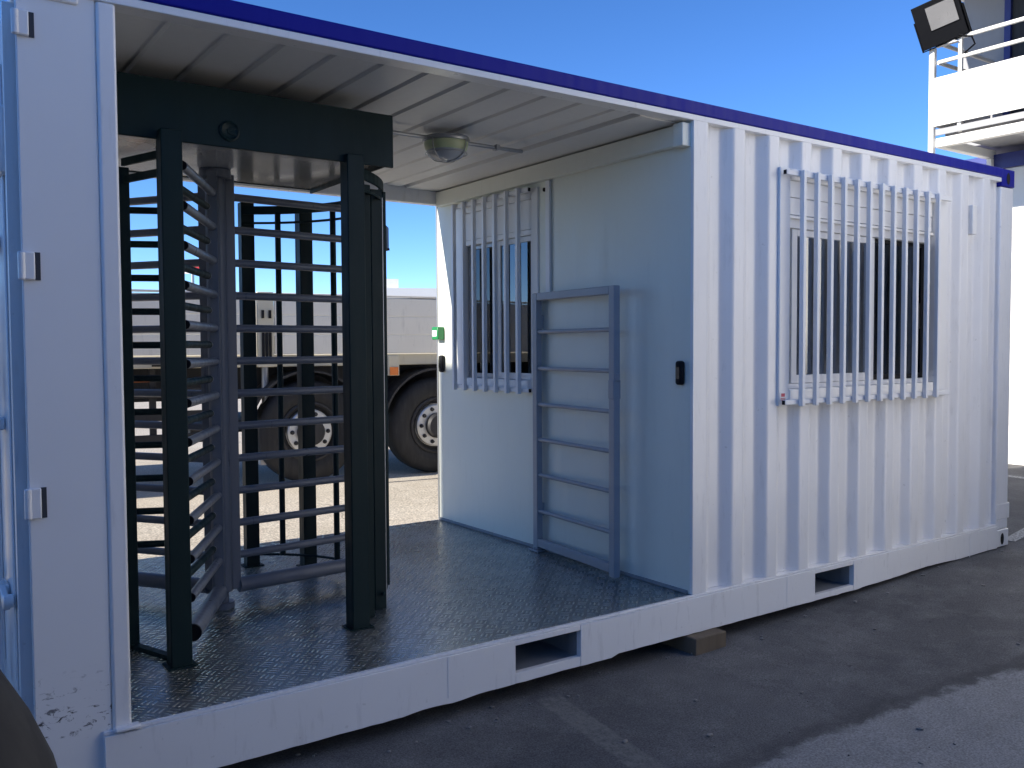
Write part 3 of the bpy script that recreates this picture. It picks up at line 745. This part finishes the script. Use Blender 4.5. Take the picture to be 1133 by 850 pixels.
def wheel(s_):
    c = TP(s_+.05, .02, .522); ax = -tn
    t_ = MB(); t_.lathe(c+tn*.30, ax, [(.30,0),(.42,.0),(.485,.02),(.516,.05),(.520,.10),(.520,.22),(.512,.265),(.49,.295),(.45,.312),(.38,.318),(.345,.312),(.30,.29),(.30,.0)], 56)
    wh = t_.build('wheel', M['rubber'], tl)
    k = MB(); k.lathe(c+tn*.0, ax, [(.302,-.05),(.302,.005),(.285,.012),(.27,.0),(.25,-.055),(.232,-.06)], 48); rm = k.build('rim', [M['chassis']], wh)
    k = MB(); k.lathe(c, ax, [(.231,-.06),(.228,-.01),(.215,.0),(.165,.0),(.135,.0),(.13,.03),(.0,.032)], 48); k.build('wheel_disc', [M['steel']], wh)
    hub = MB(); hub.lathe(c+tn*-.01, ax, [(.138,0),(.135,.05),(.115,.075),(0,.078)], 32); hub.build('hub', M['chassis'], wh)
    for i in range(10):
        a = 2*math.pi*i/10; q = c-tn*.012+tu*.183*math.cos(a)+Vector((0,0,.183*math.sin(a)))
        k = MB(); k.lathe(q+tn*.02, ax, [(.022,0),(.022,.02),(.015,.03),(.012,.05),(0,.05)], 8); k.build('nut', M['chassis'], wh)
    tbx = MB(); tbx.tube(c+tn*.3, c+tn*1.0, .08); tbx.build('axle', M['chassis'], wh)
for s_ in (0., -1.40, 1.40): wheel(s_)
for s_ in (.05, -1.35, 1.45):
    k = MB()
    pts = [TP(s_+.60*math.cos(R(a)), .0, .522+.60*math.sin(R(a))) for a in range(15,166,10)]
    top = [TP(s_+.62*math.cos(R(a)), .0, .522+.62*math.sin(R(a))) for a in range(15,166,10)]
    for (p0, p1, q0, q1) in zip(pts, pts[1:], top, top[1:]):
        k.hexa([p0,p1,p1+tn*.45,p0+tn*.45,q0,q1,q1+tn*.45,q0+tn*.45])
    k.build('mudguard', M['chassis'], tl)
k = MB(); tbox(-.72, -.66, .0, .25, .62, .76, k); k.build('mud_flap_bracket', M['label_white'], tl, .004)
k = MB(); tbox(-.50,-.375,.03,.06,1.07,1.285,k); mk = k.build('side_marker', M['beige_rail'], tl, .006)
k = MB(); tbox(-.485,-.39,.015,.029,1.075,1.16,k); k.build('amber_lens', M['orange'], mk, .004)
k = MB(); tbox(-2.99,-2.85,.03,.06,1.06,1.12,k); k.build('side_reflector', M['orange'], tl, .004)
k = MB(); tbox(-2.83,-2.79,.035,.06,1.2,1.27,k); tbox(-2.79,-2.66,.035,.06,1.2,1.22,k); k.build('tie_hook', M['black'], tl, .003)
k = MB(); k.tube(TP(-1.75,.2,.25), TP(-1.75,.2,1.2), .035); tbox(-1.82,-1.68,.15,.29,.2,.25,k); k.build('landing_leg', M['galv'], tl)

# ------------------------------------------------------------------ far background
def along(px, py, dist):
    q = f + r_*((px-566.5)/994.48) - u_*((py-425)/994.48); return CP+q*dist
# distant hall with a low pitched roof
hl = thing('industrial_hall', 'distant grey industrial hall with a pale shallow roof above the trailer boards', 'hall', (30,48,0))
hx, hy = along(425,320,52).xy; d1 = Vector((.93,-.37,0)).normalized(); dn = Vector((-d1.y,d1.x,0))
o_ = Vector((hx,hy,0))
k = MB(); k.obox(o_+d1*14+dn*8+Vector((0,0,2.1)), d1, dn, (0,0,1), 14, 8, 2.1); k.build('wall', M['hall_grey'], hl)
k = MB(); a = o_-d1*.5-dn*.6; b_ = o_+d1*28.5-dn*.6; e = o_+d1*28.5+dn*17; g_ = o_-d1*.5+dn*17
k.hexa([a+Vector((0,0,4.21)), b_+Vector((0,0,4.21)), e+Vector((0,0,4.9)), g_+Vector((0,0,4.9)), a+Vector((0,0,4.80)), b_+Vector((0,0,4.80)), e+Vector((0,0,5.6)), g_+Vector((0,0,5.6))]); k.build('roof', M['building_white'], hl)
k = MB(); q = o_+d1*.4+dn*1.; k.obox(q+Vector((0,0,5.05)), d1, dn, (0,0,1), .5, .4, .35); k.build('roof_unit', M['building_white'], hl)
mt = thing('antenna_mast', 'thin antenna mast standing by the distant hall roof', 'mast', o_-d1*.3-dn*1.5)
mo = o_-d1*.3-dn*1.5
k = MB(); k.tube(mo, mo+Vector((0,0,5.9)), .04, .02); k.build('mast', M['galv'], mt)
k = MB(); k.bar(mo+Vector((-.35,0,5.3)), mo+Vector((.35,0,5.3)), .03, .03); k.bar(mo+Vector((-.2,0,5.6)), mo+Vector((.2,0,5.6)), .03,.03); k.build('antenna', M['galv'], mt)
# pole with a black camera seen past the turnstile
cp2 = along(419,330,9.0); 
pc = thing('camera_pole', 'pole with a black security camera beside the trailer past the turnstile', 'camera pole', (cp2.x,cp2.y,.03))
cz0, cz1 = along(424,250,9.0).z, along(424,277,9.0).z
# pole stands between the passage and the trailer, hidden behind the turnstile post
k = MB(); k.tube((cp2.x,cp2.y,.03), (cp2.x,cp2.y,cz0+.15), .025); k.build('pole', M['black'], pc)
k = MB(); q = along(426,262,9.0); k.obox((q.x,q.y,(cz0+cz1)/2), r0, Vector((f.x,f.y,0)).normalized(), (0,0,1), .028, .09, (cz0-cz1)/2); k.build('camera', M['black'], pc, .02, 4)
k = MB(); k.tube((cp2.x,cp2.y,cz1), along(431,276,9.0), .012); k.build('bracket', M['black'], pc)
# red and white sign far off
q = along(213,297,30); sg = thing('site_sign', 'small red and white sign on a far post glimpsed through the turnstile bars', 'sign', (q.x,q.y,.03))
k = MB(); k.tube((q.x,q.y,.03), (q.x,q.y,q.z+.3), .05); k.build('post', M['galv'], sg)
k = MB(); k.obox(q+Vector((0,0,0)), r0, Vector((f.x,f.y,0)).normalized(), (0,0,1), .45, .02, .18); bd = k.build('board', M['label_white'], sg)
k = MB(); k.obox(q+Vector((0,0,0))-Vector((f.x,f.y,0)).normalized()*.024, r0, Vector((f.x,f.y,0)).normalized(), (0,0,1), .30, .002, .09); k.build('panel', M['red'], bd)

# ------------------------------------------------------------------ site office with balcony (right)
bo = thing('site_office', 'white two storey site office with a balcony overhanging the yard on the right', 'building', (11.5,0,0))
BXF, BXW, YB0, YB1 = 9.24, 10.45, -16.0, 2.44
k = MB(); k.box(BXW, 17, YB0, 2.75, -.05, 3.45); k.build('lower_wall', M['building_white'], bo, .01)
k = MB(); k.box(BXW-.03, BXW-.001, 2.735, 2.75, 0, 3.4); k.box(BXW-.06,BXW-.001,2.20,2.26,1.62,1.68); k.build('wall_joint', M['building_grey'], bo)
k = MB(); k.box(BXW-.05, 17.02, YB0, 2.80, 3.451, 3.62); k.build('blue_band', M['building_blue'], bo, .006)
k = MB(); k.box(BXW+.05, 17, YB0, 2.78, 3.78, 5.64); k.build('upper_wall', M['building_grey'], bo, .01)
k = MB(); k.box(BXW-.0, BXW+.049, 2.20, 2.27, 3.79, 5.6); k.build('blue_post', M['building_blue'], bo)
k = MB(); k.box(BXW+.03, BXW+.049, -.4, 2.19, 3.80, 5.6); k.build('upper_door', M['chassis'], bo)
k = MB(); k.box(8.1, 17.2, YB0, 2.95, 5.65, 5.85); k.build('upper_roof', M['building_white'], bo, .01)
k = MB(); k.box(BXF+.10, BXW+.04, YB0, YB1-.10, 3.70, 3.775); k.build('balcony_floor', M['building_grey'], bo)
k = MB(); k.box(BXF+.02, BXF+.10, YB0, YB1-.02, 3.575, 3.675); k.box(BXF+.101, BXW, YB1-.10, YB1-.02, 3.575, 3.675); k.build('edge_beam', M['building_white'], bo, .008)
for y in (1.6,.6,-.4,-1.4):
    k = MB(); k.box(BXF+.101, BXW-.06, y-.04, y+.04, 3.60, 3.698); k.build('joist', M['building_grey'], bo)
k = MB(); k.box(BXF+.004, BXF+.02, YB0, YB1-.04, 3.70, 3.77); k.build('gutter_rail', M['building_grey'], bo, .004)
k = MB(); k.box(BXF-.012, BXF+.0, YB0, YB1-.035, 3.80, 4.33); k.build('balcony_panel', M['building_white'], bo, .004)
k = MB(); k.box(BXF+.01, BXW, YB1-.03, YB1-.018, 3.80, 4.33); k.build('balcony_panel', M['building_white'], bo, .004)
for x, y in ((BXF,YB1-.005),):
    k = MB(); k.box(x-.03, x+.03, y-.03, y+.03, 3.35, 4.66); k.build('balcony_post', M['building_white'], bo, .008)
for y in (2.14, .6, -1.0):
    k = MB(); k.box(BXF+.012, BXF+.052, y-.02, y+.02, 3.70, 4.74); k.build('balcony_post', M['building_white'], bo, .005)
for z in (4.50, 4.71):
    k = MB(); k.tube((BXF+.03,YB1-.06,z), (BXF+.03,YB0,z), .022); k.build('handrail', M['building_white'], bo)
    k = MB(); k.tube((BXF+.03,YB1-.05,z), (BXW,YB1-.05,z), .022); k.build('handrail', M['building_white'], bo)
for y in (2.36,):
    k = MB(); k.box(BXW-.12,BXW-.06,y-.03,y+.03,-.05,3.57); k.build('column', M['building_white'], bo, .006)
# floodlight
F = Vector((BXF-.10, 2.30, 4.905))
fl = thing('floodlight', 'black tilted floodlight with a glass front on the balcony corner', 'floodlight', F)
fx = Vector((.20,-.90,.20)).normalized()          # along the lamp width, sunk towards the left of the picture
fn = Vector((-.86,-.34,-.30)); fn = (fn-fx*fn.dot(fx)).normalized(); fu = fn.cross(fx).normalized()
if fu.z < 0: fu = -fu
k = MB(); k.obox(F, fx, fn, fu, .235, .05, .235); k.obox(F-fn*.10, fx, fn, fu, .17, .05, .15)
for i in range(7): k.obox(F-fn*.17+fx*(-.14+.047*i), fx, fn, fu, .006, .025, .14)
k.build('housing', M['flood'], fl, .012)
k = MB(); k.obox(F+fn*.051+fx*.045+fu*.055, fx, fn, fu, .150, .006, .130); k.build('lens_frame', M['flood'], fl, .003)
k = MB(); k.obox(F+fn*.0585+fx*.045+fu*.055, fx, fn, fu, .142, .0015, .122); k.build('lens', M['silver'], fl)
k = MB()
for s_ in (-1, 1): k.obox(F+fx*.25*s_-fu*.08, fx, fn, fu, .006, .02, .16)
k.obox(F-fu*.245, fx, fn, fu, .256, .02, .006); k.build('yoke', M['flood'], fl)
k = MB(); k.hexa([(BXF-.03,2.40,4.66),(BXF+.03,2.40,4.66),(BXF+.03,2.14,4.66),(BXF-.03,2.14,4.66),(BXF-.02,2.30,4.66+.06),(BXF+.02,2.30,4.66+.06),(BXF+.02,2.26,4.66+.06),(BXF-.02,2.26,4.66+.06)]); k.build('bracket', M['galv'], fl)
k = MB(); k.path([(BXF-.04,2.12,4.72),(BXF-.05,2.05,4.68),(BXF-.05,1.98,4.66),(BXF-.02,1.96,4.58),(BXF,2.08,4.52)], .010, 8); k.build('cable', M['flood'], fl)

# ------------------------------------------------------------------ added outside the frame, unseen: shade, bounced light and a window reflection
wh = thing('shade_building', 'tall grey building added unseen left of the container to shade the yard', 'building', (-15,-6,0))
k = MB(); k.box(-24, -7, .8, 1.9, -.1, 9.7); k.build('main_wall', M['shade_building'], wh)  # added unseen building, its heights set to shape the shadow edges
k = MB(); k.box(-22, -7.01, -.6, .799, -.1, 6.2); k.build('side_wall', M['shade_building'], wh)
k = MB(); k.box(-20, -7.01, 1.901, 3.75, -.1, 6.25); k.build('annex_wall', M['shade_building'], wh)
k = MB(); k.box(-6.99, -2.8, -8, -1.9, -.1, 2.9); k.build('low_shade_block', M['shade_building'], wh)  # added low block keeping sun off the ground near the camera
k = MB(); k.box(-24.3, -6.8, .7, 2.0, 9.701, 9.9); k.build('roof', M['hall_grey'], wh)
pc_ = thing('bounce_cabins', 'three white cabins added outside the frame on the right to bounce sunlight', 'cabin', (6.9,-3.2,0))
ca, cb = Vector((5.0,-3.2,0)), Vector((6.6,-.5,0)); cdv = (cb-ca).normalized(); cnv = Vector((cdv.y,-cdv.x,0))
for z0, z1 in ((.05,2.6),(2.65,5.2),(5.25,7.2)):
    k = MB(); k.obox((ca+cb)/2+cnv*1.25+Vector((0,0,(z0+z1)/2)), cdv, cnv, (0,0,1), (cb-ca).length/2, 1.25, (z1-z0)/2); k.build('cabin', M['building_white'], pc_, .02)  # added white boxes that reflect sunlight onto the corrugated front
vn = thing('shade_truck', 'dark truck added behind the camera, outside the frame, to darken the left panel', 'truck', (2.3,-9,-.11))
k = MB(); k.box(.3, 4.3, -11.5, -6.3, .75, 3.9); k.build('box', M['chassis'], vn, .04)  # added dark box that keeps bounced light off the left panel
k = MB(); k.prism([(-11.6,.35),(-11.6,2.9),(-12.9,2.7),(-13.4,1.6),(-13.5,.35)], 'x', 1.1, 3.5); k.build('cab', M['chassis'], vn, .06, 3)
for y in (-7.4,-12.4):
    for x in (1.0,3.3):
        k = MB(); k.lathe((x,y,.36), (1,0,0), [(0,0),(.25,0),(.46,.02),(.48,.12),(.46,.26),(.25,.28),(0,.28)], 28); k.build('wheel', M['rubber'], vn)
ho = thing('added_hoarding', 'brown boards added across the yard for the front window to mirror', 'hoarding', (10,-30,0))
k = MB(); k.box(-10, 60, -30.2, -30, -.1, 3.0)  # added unseen boards to give the window a brown reflection
k.build('boards', M['hoarding'], ho)
k = MB()
for i in range(29): k.box(-10+2.5*i-.05, -10+2.5*i+.05, -29.99, -29.9, -.1, 3.1)
k.build('posts', M['building_white'], ho)
